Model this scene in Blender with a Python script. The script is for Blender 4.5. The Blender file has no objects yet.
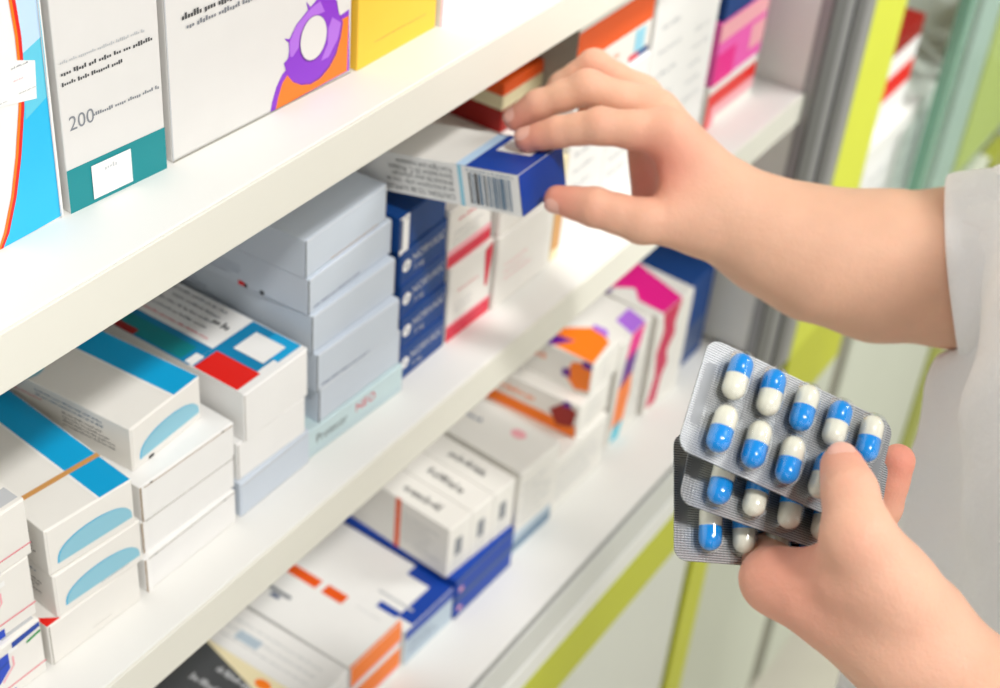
import bpy, bmesh, math, random
import numpy as np
from mathutils import Vector, Matrix
C = bpy.context.scene.collection
rnd = random.Random(7)

# ------------------------------------------------------------------ camera frame
FPX = 1528.0
def nrm(v): return v / np.linalg.norm(v)
_X = nrm(np.array([1235., -1044., FPX])); _D = nrm(np.array([-200., 2000., FPX]))
_D = nrm(_D - _X * _D.dot(_X)); _Z = -_D; _Y = np.cross(_Z, _X)
R3 = np.array([_X, _Y, _Z])
CAM = np.array([0, -.36, .54898])
def ray(px, py): return R3 @ np.array([(px - 500) / FPX, (py - 344) / FPX, 1.0])
def onY(px, py, y): r = ray(px, py); return CAM + r * ((y - CAM[1]) / r[1])
def onZ(px, py, z): r = ray(px, py); return CAM + r * ((z - CAM[2]) / r[2])
def onT(px, py, t): return CAM + ray(px, py) * t
def dirw(x, y, z): return R3 @ np.array([x, y, z], float)      # image right, image down, away

# ------------------------------------------------------------------ materials
def lin(c):
    c = c / 255.0
    return c / 12.92 if c <= .04045 else ((c + .055) / 1.055) ** 2.4
_m = {}
def mat(name, rgb, rough=.5, metal=0., spec=.4, mottle=0., bump=0., bscale=300., **kw):
    if name in _m: return _m[name]
    m = bpy.data.materials.new(name); m.use_nodes = True
    nt = m.node_tree; b = nt.nodes['Principled BSDF']
    col = (lin(rgb[0]), lin(rgb[1]), lin(rgb[2]), 1)
    b.inputs['Base Color'].default_value = col
    b.inputs['Roughness'].default_value = rough; b.inputs['Metallic'].default_value = metal
    b.inputs['Specular IOR Level'].default_value = spec
    for k, v in kw.items(): b.inputs[k.replace('_', ' ')].default_value = v
    if mottle or bump:
        tc = nt.nodes.new('ShaderNodeTexCoord'); n = nt.nodes.new('ShaderNodeTexNoise')
        n.inputs['Scale'].default_value = bscale; n.inputs['Detail'].default_value = 4
        nt.links.new(tc.outputs['Object'], n.inputs['Vector'])
        if mottle:
            mx = nt.nodes.new('ShaderNodeMix'); mx.data_type = 'RGBA'
            mx.inputs[6].default_value = col
            mx.inputs[7].default_value = tuple(c * (1 - mottle) for c in col[:3]) + (1,)
            nt.links.new(n.outputs['Fac'], mx.inputs[0]); nt.links.new(mx.outputs[2], b.inputs['Base Color'])
        if bump:
            bp = nt.nodes.new('ShaderNodeBump'); bp.inputs['Strength'].default_value = bump; bp.inputs['Distance'].default_value = .0004
            nt.links.new(n.outputs['Fac'], bp.inputs['Height']); nt.links.new(bp.outputs[0], b.inputs['Normal'])
    _m[name] = m
    return m
PAL = dict(
    white=(240, 239, 236), paper=(236, 233, 226), cool=(226, 231, 236), grayblue=(203, 212, 222), lightteal=(198, 218, 220),
    teal=(0, 134, 140), cyan=(0, 160, 214), cyandark=(0, 128, 176), skyblue=(40, 186, 232), paleblue=(150, 208, 228), oval=(140, 196, 214), ovaledge=(60, 176, 218),
    red=(226, 28, 18), darkred=(150, 22, 14), orange=(246, 124, 22), deeporange=(232, 88, 18), tan=(206, 150, 84), navy=(8, 62, 128), blue=(6, 62, 160), royal=(20, 68, 190),
    purple=(136, 48, 200), lilac=(176, 110, 222), violet=(96, 20, 140), magenta=(236, 20, 140), crimson=(205, 18, 80), pink=(238, 96, 180), rose=(214, 36, 66), palepink=(240, 170, 178),
    yellow=(246, 200, 66), soft=(222, 220, 216), ink=(44, 46, 52), grey=(130, 134, 140), lightgrey=(192, 194, 196), kraft=(150, 120, 84), steelblue=(96, 124, 150), green=(20, 150, 70),
    cream=(232, 220, 180), charcoal=(74, 76, 78), bluegrey=(178, 194, 206), black=(16, 16, 18), slate=(60, 80, 120), warmgrey=(150, 146, 134), cyan2=(40, 190, 214), cyan3=(96, 200, 226),  iceblue=(192, 220, 246))
def P(n): return mat('print_' + n, PAL[n], rough=.42, spec=.45)
def board(n): return mat('card_' + n, PAL[n], rough=.5, spec=.35, mottle=.05, bscale=60.)

# ------------------------------------------------------------------ objects
def link(name, me, parent=None, loc=None, rz=0.):
    o = bpy.data.objects.new(name, me); C.objects.link(o)
    if parent is not None: o.parent = parent
    if loc is not None: o.location = tuple(loc)
    if rz: o.rotation_euler = (0, 0, rz)
    return o
def tag(o, label, cat=None, group=None, kind=None):
    if label: o['label'] = label
    if cat: o['category'] = cat
    if group: o['group'] = group
    if kind: o['kind'] = kind
    return o
class MB:
    def __init__(s): s.v = []; s.f = []; s.fm = []; s.mats = []; s.smooth = set()
    def mi(s, m):
        if m not in s.mats: s.mats.append(m)
        return s.mats.index(m)
    def add(s, vs, fs, m, smooth=False):
        o = len(s.v); s.v.extend([tuple(map(float, v)) for v in vs]); k = s.mi(m)
        for f in fs:
            if smooth: s.smooth.add(len(s.f))
            s.f.append(tuple(i + o for i in f)); s.fm.append(k)
    def box(s, x0, y0, z0, x1, y1, z1, m, bev=0., seg=2, T=None):
        bm = bmesh.new(); bmesh.ops.create_cube(bm, size=1)
        for v in bm.verts: v.co = Vector(((x0 + x1) / 2 + v.co.x * (x1 - x0), (y0 + y1) / 2 + v.co.y * (y1 - y0), (z0 + z1) / 2 + v.co.z * (z1 - z0)))
        if bev > 0: bmesh.ops.bevel(bm, geom=bm.edges[:], offset=bev, segments=seg, affect='EDGES', profile=.5)
        bm.verts.index_update()
        vs = [v.co.copy() for v in bm.verts]
        if T is not None: vs = [T @ v for v in vs]
        s.add(vs, [[v.index for v in f.verts] for f in bm.faces], m); bm.free()
    def build(s, name, parent=None, loc=None, rz=0.):
        me = bpy.data.meshes.new(name); me.from_pydata(s.v, [], s.f)
        for m in s.mats: me.materials.append(m)
        me.polygons.foreach_set('material_index', s.fm)
        me.polygons.foreach_set('use_smooth', [i in s.smooth for i in range(len(s.f))])
        me.update()
        return link(name, me, parent, loc, rz)

_tx = {}
def text_geo(st):
    if st not in _tx:
        cu = bpy.data.curves.new('t', 'FONT'); cu.body = st; cu.size = 1; cu.resolution_u = 3
        o = bpy.data.objects.new('t', cu); C.objects.link(o)
        bpy.context.view_layer.update()
        me = bpy.data.meshes.new_from_object(o.evaluated_get(bpy.context.evaluated_depsgraph_get()))
        vs = np.array([v.co[:2] for v in me.vertices]); fs = [tuple(p.vertices) for p in me.polygons]
        C.objects.unlink(o); bpy.data.objects.remove(o); bpy.data.curves.remove(cu); bpy.data.meshes.remove(me)
        vs[:, 0] -= vs[:, 0].min()
        _tx[st] = (vs, fs)
    return _tx[st]

class Face:
    """a printed face: origin, U, V (metres along the face), outward normal"""
    def __init__(s, mb, o, U, V, w, h, n):
        s.mb = mb; s.o = np.array(o, float); s.U = np.array(U, float); s.V = np.array(V, float); s.w = w; s.h = h; s.n = np.array(n, float); s.k = 0
    def lift(s): s.k += 1; return s.n * (.00008 + .00003 * s.k)
    def pt(s, u, v, l): return s.o + s.U * u * s.w + s.V * v * s.h + l
    def poly(s, pts, col):
        l = s.lift(); n = len(pts)
        vs = [s.pt(u, v, l) for u, v in pts]
        f = list(range(n))
        if np.dot(np.cross(s.U, s.V), s.n) < 0: f = f[::-1]
        s.mb.add(vs, [f], P(col)); return s
    def rect(s, u0, v0, u1, v1, col): return s.poly([(u0, v0), (u1, v0), (u1, v1), (u0, v1)], col)
    def ellipse(s, cu, cv, ru, rv, col, a0=0, a1=360, n=28, shear=0):
        ps = []
        for i in range(n + 1):
            a = math.radians(a0 + (a1 - a0) * i / n); x = ru * math.cos(a); y = rv * math.sin(a)
            ps.append((cu + x, cv + y + shear * x))
        if a1 - a0 >= 360: ps = ps[:-1]
        return s.poly(ps, col)
    def text(s, st, u, v, size, col, flip=False, squeeze=1., vert=False):
        vs, fs = text_geo(st); l = s.lift(); out = []
        k = size / .72
        for x, y in vs:
            x *= k * squeeze; y *= k
            if flip: x, y = -x, -y
            if vert: x, y = -y, x
            out.append(s.o + s.U * (u * s.w + x) + s.V * (v * s.h + y) + l)
        s.mb.add(out, fs, P(col)); return s
    def lines(s, u0, v0, u1, v1, n, col, fill=.5, along='u', ragged=.35):
        """lines of small illegible print: word-length dashes"""
        l = s.lift(); Lw = (s.w if along == 'u' else s.h); vs = []; fs = []
        for i in range(n):
            if along == 'u': c = v0 + (v1 - v0) * (i + .5) / n; t = (v1 - v0) / n * fill / 2; a, b = u0, u0 + (u1 - u0) * (1 - ragged * rnd.random())
            else: c = u0 + (u1 - u0) * (i + .5) / n; t = (u1 - u0) / n * fill / 2; a, b = v0, v0 + (v1 - v0) * (1 - ragged * rnd.random())
            x = a
            sz = (s.h if along == 'u' else s.w) * 2 * t          # line height, metres
            em = max(.0005, min(.0016, sz * .62))
            while x < b:
                we = min(b, x + em * rnd.randint(3, 9) / Lw)
                while x < we - em * .3 / Lw:
                    e = x + em * .68 / Lw; up = t * rnd.choice([.25, .25, .95]); dn = t * rnd.choice([.7, .7, .7, 1.])
                    q = [(x, c - dn), (e, c - dn), (e, c + up), (x, c + up)]
                    if along != 'u': q = [(y_, x_) for x_, y_ in q]
                    o = len(vs); vs += [s.pt(*p, l) for p in q]; fs.append((o, o + 1, o + 2, o + 3))
                    x += em / Lw
                x = we + em * .8 / Lw
        s.mb.add(vs, fs, P(col)); return s

class Carton:
    """a folded card medicine box: body, end flap at the front, printed faces"""
    def __init__(s, w, d, h, col='paper', flapcol=None, flap=True):
        s.w, s.d, s.h = w, d, h
        s.b = MB(); s.b.box(0, 0, 0, w, d, h, board(col), bev=.0005)
        s.fl = MB() if flap else None
        fm = s.fl if flap else s.b
        e = .0
        if flap:
            s.fl.box(.0009, -.0004, .0004, w - .0004, .0004, h - .0006, board(flapcol or col), bev=.00025, seg=1); e = -.0004
        s.front = Face(fm, (0, e, 0), (1, 0, 0), (0, 0, 1), w, h, (0, -1, 0))
        s.top = Face(s.b, (0, 0, h), (1, 0, 0), (0, 1, 0), w, d, (0, 0, 1))
        s.left = Face(s.b, (0, d, 0), (0, -1, 0), (0, 0, 1), d, h, (-1, 0, 0))
        s.st = None
    def sticker(s, face, u0, v0, u1, v1, col='white'):
        s.st = MB(); f = Face(s.st, face.o, face.U, face.V, face.w, face.h, face.n); f.k = 12
        f.rect(u0, v0, u1, v1, col); s.stf = f
        return f
    def place(s, x, y, z, yaw=0., label='', group=None, name='medicine_box', stickername='price_sticker', rot=None):
        o = s.b.build(name, None, (x, y, z), math.radians(yaw))
        if rot: o.rotation_euler = rot
        if s.fl: s.fl.build('end_flap', o)
        if s.st: tag(s.st.build(stickername, o), 'white sticker')
        tag(o, label, 'medicine box', group)
        return o

# ------------------------------------------------------------------ room
wallm = mat('wall_paint', (232, 232, 224), rough=.8, mottle=.04, bscale=8.)
floorm = mat('floor_vinyl', (196, 192, 176), rough=.45, mottle=.15, bscale=12.)
FZ = -1.08
def struct(name, a, b, m):
    mb = MB(); mb.box(*a, *b, m); return tag(mb.build(name), None, kind='structure')
struct('floor', (-1.2, -2.4, FZ - .05), (3.6, .46, FZ), floorm)
struct('wall_back', (-1.2, .402, FZ), (3.6, .46, 1.5), wallm)
struct('wall_right', (3.6, -2.4, FZ), (3.66, .46, 1.5), wallm)

# ------------------------------------------------------------------ shelving unit
lam = mat('white_laminate', (232, 231, 226), rough=.45, spec=.4, mottle=.03, bscale=25., bump=.05)
lamedge = mat('laminate_edge', (230, 228, 216), rough=.5, mottle=.03, bscale=25.)
alu = mat('anodised_aluminium', (150, 150, 150), rough=.4, metal=.35)
aludark = mat('aluminium_groove', (104, 104, 104), rough=.45, metal=.3)
lime = mat('lime_laminate', (190, 194, 44), rough=.5, mottle=.05, bscale=20.)
limebright = mat('lime_edge', (208, 214, 62), rough=.5, mottle=.05, bscale=20.)
doorm = mat('door_laminate', (214, 216, 208), rough=.5, mottle=.04, bscale=9.)
doorm2 = mat('door_laminate_sage', (196, 200, 184), rough=.5, mottle=.06, bscale=9.)
gap = mat('shadow_gap', (128, 126, 112), rough=.8)
X0, X1 = -.25, 1.046
def root(name, loc, label, cat, group=None):
    o = bpy.data.objects.new(name, None); C.objects.link(o); o.location = loc
    return tag(o, label, cat, group)
unit = root('end_upright', (1.1, .2, FZ), 'white end panel of the shelves with grey aluminium and lime green uprights', 'end panel')
base = root('base_cabinet', (.4, .2, FZ), 'low white base cabinet with lime green band under the bottom shelf', 'cabinet')
shelves = [root('shelf', (.4, .2, z), lb, 'shelf', 'white wall shelves') for z, lb in ((.19, 'top white shelf carrying tall upright boxes and one yellow box'), (-.026, 'middle white shelf carrying the stacked boxes under the reaching hand'), (-.29, 'bottom white shelf with a pale grey price rail along its front'))]
def part(name, boxes, label=None, parent=unit):
    mb = MB()
    for b in boxes: mb.box(*b[:6], b[6], bev=b[7] if len(b) > 7 else .0006)
    o = mb.build(name); o.parent = parent
    o.matrix_parent_inverse = Matrix.Translation(parent.location).inverted()
    if label: tag(o, label)
    return o
TZ, MZ, LZ = .2156, 0.0, -.26
part('shelf_board', [(X0, .0015, TZ - .0257, X1, .40, TZ, lam, .001)], parent=shelves[0]); part('front_edge', [(X0, 0, TZ - .0255, X1, .0016, TZ - .0004, lamedge, .0004)], parent=shelves[0])
part('shelf_board', [(X0, .0015, MZ - .026, X1, .40, MZ, lam, .001)], parent=shelves[1]); part('front_edge', [(X0, 0, MZ - .0258, X1, .0016, MZ - .0004, lamedge, .0004)], parent=shelves[1])
part('shelf_board', [(X0, -.018, LZ - .03, X1 - .002, .40, LZ, lam, .001)], parent=shelves[2])
part('price_rail', [(X0, -.020, LZ - .0045, X1 - .002, -.0185, LZ - .0005, mat('rail_groove', (150, 150, 146), rough=.5)),
                    (X0, -.0212, LZ - .040, X1 - .002, -.0182, LZ - .005, mat('rail_grey', (206, 207, 203), rough=.4)),
                    (X0, -.0222, LZ - .064, X1 - .002, -.0182, LZ - .040, mat('rail_white', (226, 226, 222), rough=.4))], 'pale grey price rail', shelves[2])
part('green_band', [(X0, -.0225, LZ - .122, X1 - .002, -.012, LZ - .0645, lime)], 'lime green band', base)
part('end_panel', [(X1 + .0005, .003, LZ, X1 + .10, .40, 1.3, lam)], 'white end panel')
post = part('upright_post', [(X1, -.006, LZ - .065, X1 + .105, .003, 1.3, alu)], 'grey aluminium upright')
for a, b in ((0, .028), (.052, .074)):
    part('post_groove', [(X1 + a, -.0085, LZ - .065, X1 + b, -.0055, 1.3, aludark)], parent=unit)
part('green_upright', [(X1 + .106, -.006, LZ - .065, X1 + .190, .012, 1.3, limebright)], 'lime green upright')
part('green_corner', [(X1 + .106, -.006, LZ - .16, X1 + .27, .012, LZ - .0655, lime)], 'lime green corner', base)
part('plinth', [(X0, .03, FZ, 1.045, .40, FZ + .08, gap)], parent=base)
part('carcass', [(X0, .014, FZ + .08, 1.045, .40, LZ - .066, lam)], parent=base)
def cdoor(x0, x1, m, label=None, parent=None):
    return part('cabinet_door', [(x0, -.004, FZ + .08, x1, .014, LZ - .122, m, .002)], label, parent or base)
cdoor(X0, .42, doorm); cdoor(.424, 1.00, doorm)
part('green_edging', [(1.003, -.008, FZ + .08, 1.047, .012, LZ - .122, lime)], 'lime green door edging', base)
bolt = MB()
bolt.add([(X1 - .002 , .12 + .006 * math.cos(a), .075 + .006 * math.sin(a)) for a in np.linspace(0, 2 * math.pi, 13)[:-1]], [list(range(12))[::-1]], mat('screw_brown', (150, 128, 104), rough=.5))
b_ = bolt.build('screw_cap'); b_.parent = unit; b_.matrix_parent_inverse = Matrix.Translation(unit.location).inverted()

# ------------------------------------------------------------------ neighbouring glass-fronted cabinet
cab = bpy.data.objects.new('glass_cabinet', None); C.objects.link(cab); cab.location = (1.9, .2, FZ)
tag(cab, 'blurred display cabinet with green edged glass doors beyond the grey upright', 'cabinet')
cx0 = X1 + .195
cdoor(1.05, 1.325, doorm2, parent=base); part('gap_strip', [(1.327, 0.0, FZ + .08, 1.37, .02, LZ - .13, gap)], parent=base)
cdoor(1.373, 1.78, doorm2, parent=cab)
part('green_edging', [(1.783, -.008, FZ + .08, 1.86, .012, LZ - .13, mat('olive_edge', (150, 156, 60), rough=.5))], 'olive green door edging', parent=cab)
cdoor(1.865, 2.4, doorm2, parent=cab)
part('plinth', [(1.375, .03, FZ, 3.2, .40, FZ + .08, gap)], parent=cab)
part('side_panel', [(cx0 - .004, .014, LZ, cx0, .398, 1.3, lam)], parent=cab)
for z in (.20, -.185, LZ - .12):
    part('shelf_board', [(cx0, .02, z - .022, 3.2, .40, z, lam)], parent=cab)
ge = mat('glass_edge_green', (104, 152, 130), rough=.25, spec=.6)
gl = bpy.data.materials.new('cabinet_glass'); gl.use_nodes = True
nt = gl.node_tree; nt.nodes.remove(nt.nodes['Principled BSDF'])
tr = nt.nodes.new('ShaderNodeBsdfTransparent'); tr.inputs[0].default_value = (.90, .96, .93, 1)
gs = nt.nodes.new('ShaderNodeBsdfGlossy'); gs.inputs['Roughness'].default_value = .05
mx = nt.nodes.new('ShaderNodeMixShader'); mx.inputs[0].default_value = .12
nt.links.new(tr.outputs[0], mx.inputs[1]); nt.links.new(gs.outputs[0], mx.inputs[2]); nt.links.new(mx.outputs[0], nt.nodes['Material Output'].inputs[0])
d1 = part('glass_door', [(1.47, -.002, LZ - .1, 2.2, .003, 1.2, gl)], parent=cab)
part('door_edge', [(1.455, -.006, LZ - .1, 1.478, .006, 1.2, ge)], 'green glass edge', parent=cab)
part('door_edge', [(1.52, .008, LZ - .1, 1.54, .018, 1.2, ge)], 'green glass edge', parent=cab)
part('pale_stile', [(1.56, .006, LZ - .1, 1.64, .02, 1.2, mat('pale_stile', (206, 216, 214), rough=.4))], parent=cab)
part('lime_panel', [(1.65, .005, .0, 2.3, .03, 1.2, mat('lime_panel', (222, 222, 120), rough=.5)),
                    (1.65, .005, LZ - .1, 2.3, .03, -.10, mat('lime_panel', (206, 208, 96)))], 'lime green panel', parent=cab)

# ------------------------------------------------------------------ boxes: middle shelf
BF = .0285       # front line of the stacks
def seam(c, tan='kraft'):
    c.front.rect(.010, .02, .017, .98, 'warmgrey')
    return c
# stack 1: cut by the left edge of the frame
names1 = ['white medicine box with pink line, lowest of the leftmost stack',
          'white medicine box with pink line, second up in the leftmost stack',
          'white medicine box with pink line, third up in the leftmost stack']
Z1 = [(.2908, .0290, .0, .0334, -1.5), (.2925, .0325, .0336, .0356, -2.5), (.2945, .0322, .0694, .0316, -2.5)]
for i, (xr, y, z, hh, yw) in enumerate(Z1):
    w_ = .062; c = Carton(w_, .11, hh, 'paper')
    c.front.rect(.0, .20, 1, .225, 'palepink').rect(.0, .2, 1, .212, 'rose')
    c.front.poly([(.45, .45), (.60, .38), (.70, .55), (.70, .83), (.45, .83)], 'royal').poly([(.45, .56), (.70, .66), (.70, .70), (.45, .60)], 'blue')
    c.front.poly([(.63, .36), (.74, .55), (.74, .72), (.725, .72), (.725, .56), (.62, .38)], 'palepink').rect(.70, .80, .78, .88, 'white')
    if i == 0: c.front.poly([(.74, .86), (.985, .90), (.985, .99), (.74, .96)], 'blue').poly([(.86, .76), (.985, .80), (.985, .84), (.86, .80)], 'green')
    c.front.rect(.55, .0, .72, .13, 'royal')
    c.top.rect(.7, .02, .98, .1, 'lightgrey').lines(.1, .2, .9, .6, 4, 'grey')
    a_ = math.radians(yw)
    c.place(xr - w_ * math.cos(a_), y - w_ * math.sin(a_), z, yw, names1[i], 'white boxes with a pink line')
c = Carton(.018, .10, .016, 'white')
c.front.rect(.0, .0, .55, .9, 'orange'); c.top.rect(.0, .0, .5, .9, 'orange')
c.place(.2665, .0400, .1012, -3, 'white carton with orange panel on top of the leftmost stack')
# stack 2: blue oval boxes
def oval_carton(w, h, stripe=True):
    c = Carton(w, .115, h, 'paper')
    n = 26; ps = []
    # crescent cut off along its lower side
    for rr, col in ((1.0, 'ovaledge'), (.95, 'oval')):
        pts = []
        for i in range(n + 1):
            a = math.pi * (i / n); x = math.cos(a); y = math.sin(a) ** .7
            pts.append((.53 - x * .43 * (1 if rr == 1 else .985) + (0 if rr == 1 else .012), .17 + y * .47 * rr + (.0 if rr == 1 else .002) + .12 * (-x) * .0))
        c.front.poly(pts, col)
    if stripe: c.top.rect(.63, .0, .985, 1, 'cyan'); c.top.rect(.60, .0, .63, 1, 'white')
    c.top.ellipse(.12, .72, .30, .20, 'oval', n=30)
    c.left.lines(.64, .30, .93, .66, 4, 'ink', .5).lines(.35, .62, .55, .70, 1, 'rose').lines(.5, .7, .95, .9, 2, 'steelblue', .5)
    return c
z = 0
c = Carton(.0535, .115, .0255, 'paper'); seam(c); c.front.lines(.45, .18, .7, .23, 1, 'warmgrey', .4); c.top.poly([(.0, .0), (.14, .0), (.0, .07)], 'red')
c.place(.2938, .0286, 0, -2.3, 'plain white box at the bottom of the blue oval stack'); z = .0257
c.top.k += 0
c = oval_carton(.049, .0258, False); c.front.lines(.5, .14, .9, .17, 1, 'slate', .5)
c.place(.3004, .0289, z, -4.5, 'white box with pale blue crescent, under the crescent box with an orange line', 'white boxes with a pale blue crescent'); z += .026
c = oval_carton(.047, .0268)
c.top.rect(.0, .185, 1.0, .21, 'tan')
c.place(.3000, .0300, z, -6, 'white box with pale blue crescent and thin orange line across its blue striped top', 'white boxes with a pale blue crescent')
# red corner showing on the bottom box
# stack 3: plain white boxes, oval box on top
z = 0; lab3 = ['plain white carton, lowest of three under the crescent box', 'plain white carton, middle of three under the crescent box', 'plain white carton with folded lid, directly under the crescent box']
for i, (x, y, h, yaw) in enumerate([(.3520, .0272, .0214, -.6), (.3550, .0308, .0198, -2.0), (.3560, .0308, .0212, -1.8)]):
    c = Carton(.0625 if i == 0 else .0615, .118, h, 'white')
    c.front.rect(.0, .0, .012, 1, 'kraft').rect(.02, .0, .06, 1, 'white')
    c.front.rect(.04, .955, 1, .985, 'warmgrey') if i != 2 else c.front.rect(.04, .93, .98, .955, 'kraft')
    c.front.rect(.10, .95, .125, .985, 'black').rect(.86, .95, .885, .985, 'black') if i != 1 else None
    c.place(x, y, z, yaw, lab3[i], 'plain white cartons under the crescent box'); z += h + .0001
c = oval_carton(.0485, .0256)
c.front.rect(.22, .02, .29, .085, 'black')
c.place(.3620, .0405, z, 3.2, 'white box with pale blue crescent and bright blue stripe on top of plain white cartons', 'white boxes with a pale blue crescent')
# stack 4
c = Carton(.054, .115, .0226, 'grayblue'); c.front.rect(.03, .9, .97, .93, 'lightgrey')
c.place(.4180, .0264, 0, .2, 'grey carton at the foot of the stack under the red and blue topped box')
c = Carton(.0500, .115, .0240, 'white'); seam(c)
c.place(.4192, .0288, .0227, -2, 'plain white carton between grey carton and the red and blue topped box')
c = Carton(.0475, .118, .0300, 'white'); seam(c)
c.top.rect(.0, .0, 1, 1, 'white').rect(.02, .03, .99, .30, 'cyandark').rect(.02, .03, .99, .055, 'white').rect(.62, .03, .99, .17, 'cyan').rect(.0, .30, .36, .92, 'cyandark')
c.top.rect(.03, .355, .27, .88, 'teal').rect(.01, .035, .36, .275, 'red').rect(.02, .285, .2, .33, 'white').rect(.0, .62, .10, .98, 'darkred')
c.top.lines(.42, .36, .48, .97, 1, 'rose', .5, 'v', .1).lines(.52, .42, .97, .80, 4, 'grey', .35, 'v', .6).lines(.55, .34, .9, .44, 1, 'ink', .3, 'v', .5)
c.sticker(c.top, .50, .07, .86, .235)
c.place(.4230, .0270, .0470, -.4, 'white box with red, teal and blue printed top and white sticker')
# stack 5: pale grey boxes
c = Carton(.080, .118, .0190, 'lightteal')
c.front.text('Protecor', .10, .42, .0062, 'charcoal', squeeze=.8).text('NEO', .50, .50, .0058, 'rose').rect(.0, .12, 1, .15, 'bluegrey').rect(0, .26, 1, .28, 'bluegrey')
c.front.k += 1
c.place(.4710, .0280, 0, -2.6, 'pale teal box with dark and red lettering below the grey boxes')
z = .0191
g5 = [(.4821, .0288, .0229, -1.4, .0685), (.4792, .0280, .0244, -2.0, .0672), (.4782, .0306, .0236, -.2, .0692), (.4779, .0327, .0214, 2.0, .0715), (.4776, .0344, .0226, 2.0, .0682)]
ord5 = ['lowest pale grey box, resting on the pale teal box', 'second pale grey box up, with line of print on its end', 'third pale grey box up, middle of the grey stack',
        'fourth pale grey box up, with red and black marks on its side', 'topmost pale grey box, close under the top shelf']
for i, (x, y, h, yaw, w) in enumerate(g5):
    c = Carton(w, .128, h, 'grayblue')
    c.front.rect(.0, .0, .012, 1, 'charcoal').rect(.02, .955, .99, .985, 'cool').rect(.985, .02, .995, .97, 'lightgrey')
    if i in (1, 3): c.front.lines(.06, .10, .62, .17, 1, 'slate', .8, ragged=.1)
    if i == 3:
        c.left.rect(.655, .00, .685, .13, 'red').rect(.685, .0, .70, .10, 'ink').rect(.765, .0, .785, .12, 'ink').lines(.35, .2, .70, .60, 4, 'slate', .3)
    if i == 2: c.left.lines(.1, .35, .45, .6, 2, 'slate', .3)
    if i == 4: c.front.rect(.3, .05, .9, .065, 'tan')
    c.place(x, y, z, yaw, ord5[i], 'pale grey medicine boxes'); z += h + .0001
# stack 6: navy boxes with white lettering
def navy_carton(h, w=.0455, plain=False):
    c = Carton(w, .12, h, 'navy')
    if not plain:
        c.front.ellipse(.13, .52, .085, .17, 'white').ellipse(.13, .52, .05, .08, 'lightgrey')
        c.front.text('NORVASC', .26, .50, .0052, 'lightgrey', squeeze=.98).text('5 mg', .30, .22, .0034, 'lightgrey')
        c.front.rect(.02, .06, .98, .085, 'blue')
    return c
z = 0; lab6 = ['navy box with white lettering, lowest of the navy stack', 'navy box with white lettering, second up in the navy stack', 'navy box with white lettering, third up in the navy stack', 'navy box with white lettering, fourth up in the navy stack']
for i, (dx, yaw) in enumerate([(0, 1), (.001, 1.6), (.0, 2.5), (-.001, 2.)]):
    c = navy_carton(.0222)
    c.place(.5545 + dx, .0300 + .0004 * i, z, yaw, lab6[i], 'navy boxes with white lettering'); z += .0223
c = navy_carton(.0225, plain=True)
f = c.sticker(c.front, .0, -.05, .19, 1.0); f.rect(.0, .1, .06, .95, 'slate'); f.rect(.12, .88, .15, .94, 'ink')
c.place(.5520, .0320, z, 2, 'navy box with narrow white sticker topmost of the navy stack', None, stickername='label_sticker'); z6 = z + .0225
# stack 7: white boxes with red bands
c = Carton(.0440, .12, .0525, 'paper')
c.front.rect(.0, .0, 1, .20, 'rose').rect(.0, .2, 1, .24, 'palepink').poly([(.80, .92), (.98, .98), (.98, .80), (.90, .42), (.84, .42)], 'rose').lines(.2, .6, .75, .68, 1, 'rose', .4).lines(.15, .34, .6, .5, 2, 'lightgrey', .4)
c.place(.6025, .0310, 0, -1, 'white box with red base band and red wedge, beside the navy stack')
c = Carton(.0440, .12, .0390, 'paper')
c.front.rect(.0, .0, 1, .20, 'rose').rect(.0, .2, 1, .30, 'palepink').lines(.2, .72, .7, .82, 1, 'rose', .6).lines(.1, .35, .8, .6, 3, 'grey', .3)
c.place(.6015, .0330, .0526, 0, 'white box with red base band, on top of the red wedge box')
# stack 8 and on: white boxes, coloured ones above in the shade
c = Carton(.062, .12, .052, 'paper'); c.front.lines(.15, .3, .7, .6, 3, 'palepink', .3)
c.place(.6480, .0280, 0, -1, 'white box with faint pink print between red banded boxes and beige carton')
c = Carton(.060, .12, .044, 'paper'); c.front.lines(.15, .3, .7, .6, 3, 'palepink', .3)
c.place(.6490, .0290, .0521, 0, 'white box under the dark red box, behind the held box')
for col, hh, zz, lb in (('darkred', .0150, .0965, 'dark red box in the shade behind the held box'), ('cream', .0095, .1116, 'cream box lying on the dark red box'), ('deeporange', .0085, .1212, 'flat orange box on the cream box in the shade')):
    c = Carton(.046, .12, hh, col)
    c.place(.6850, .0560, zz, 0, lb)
c = Carton(.0095, .10, .075, 'cream', flap=False); c.front.rect(0, .1, 1, .5, 'tan')
c.place(.7155, .029, 0, 0, 'narrow beige carton standing beside the faint pink printed box')
for i, (x, w, h, lb) in enumerate([(.7280, .047, .1085, 'white carton with grey print behind the reaching thumb'), (.7755, .047, .1085, 'white carton with grey print behind the reaching knuckles')]):
    c = Carton(w, .12, h, 'white'); c.front.lines(.15, .25, .85, .8, 5, 'lightgrey', .35)
    c.place(x, .031, 0, 0, lb, 'white cartons behind the hand')
c = Carton(.0945, .12, .075, 'paper')
c.front.rect(.0, .30, 1, .60, 'deeporange').lines(.04, .04, .60, .27, 3, 'orange', .6).rect(.78, .06, .92, .27, 'paleblue').rect(.84, .0, .99, .06, 'navy').rect(.72, .0, .85, .06, 'rose')
c.left.rect(.0, .0, 1, 1, 'warmgrey').rect(.60, .28, .68, .42, 'deeporange')  # left face printed warm grey: shade under the shelf put into its colour
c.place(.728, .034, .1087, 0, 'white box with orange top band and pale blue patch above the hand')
c = Carton(.056, .12, .180, 'white'); c.front.lines(.2, .2, .8, .7, 5, 'lightgrey', .2)
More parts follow.
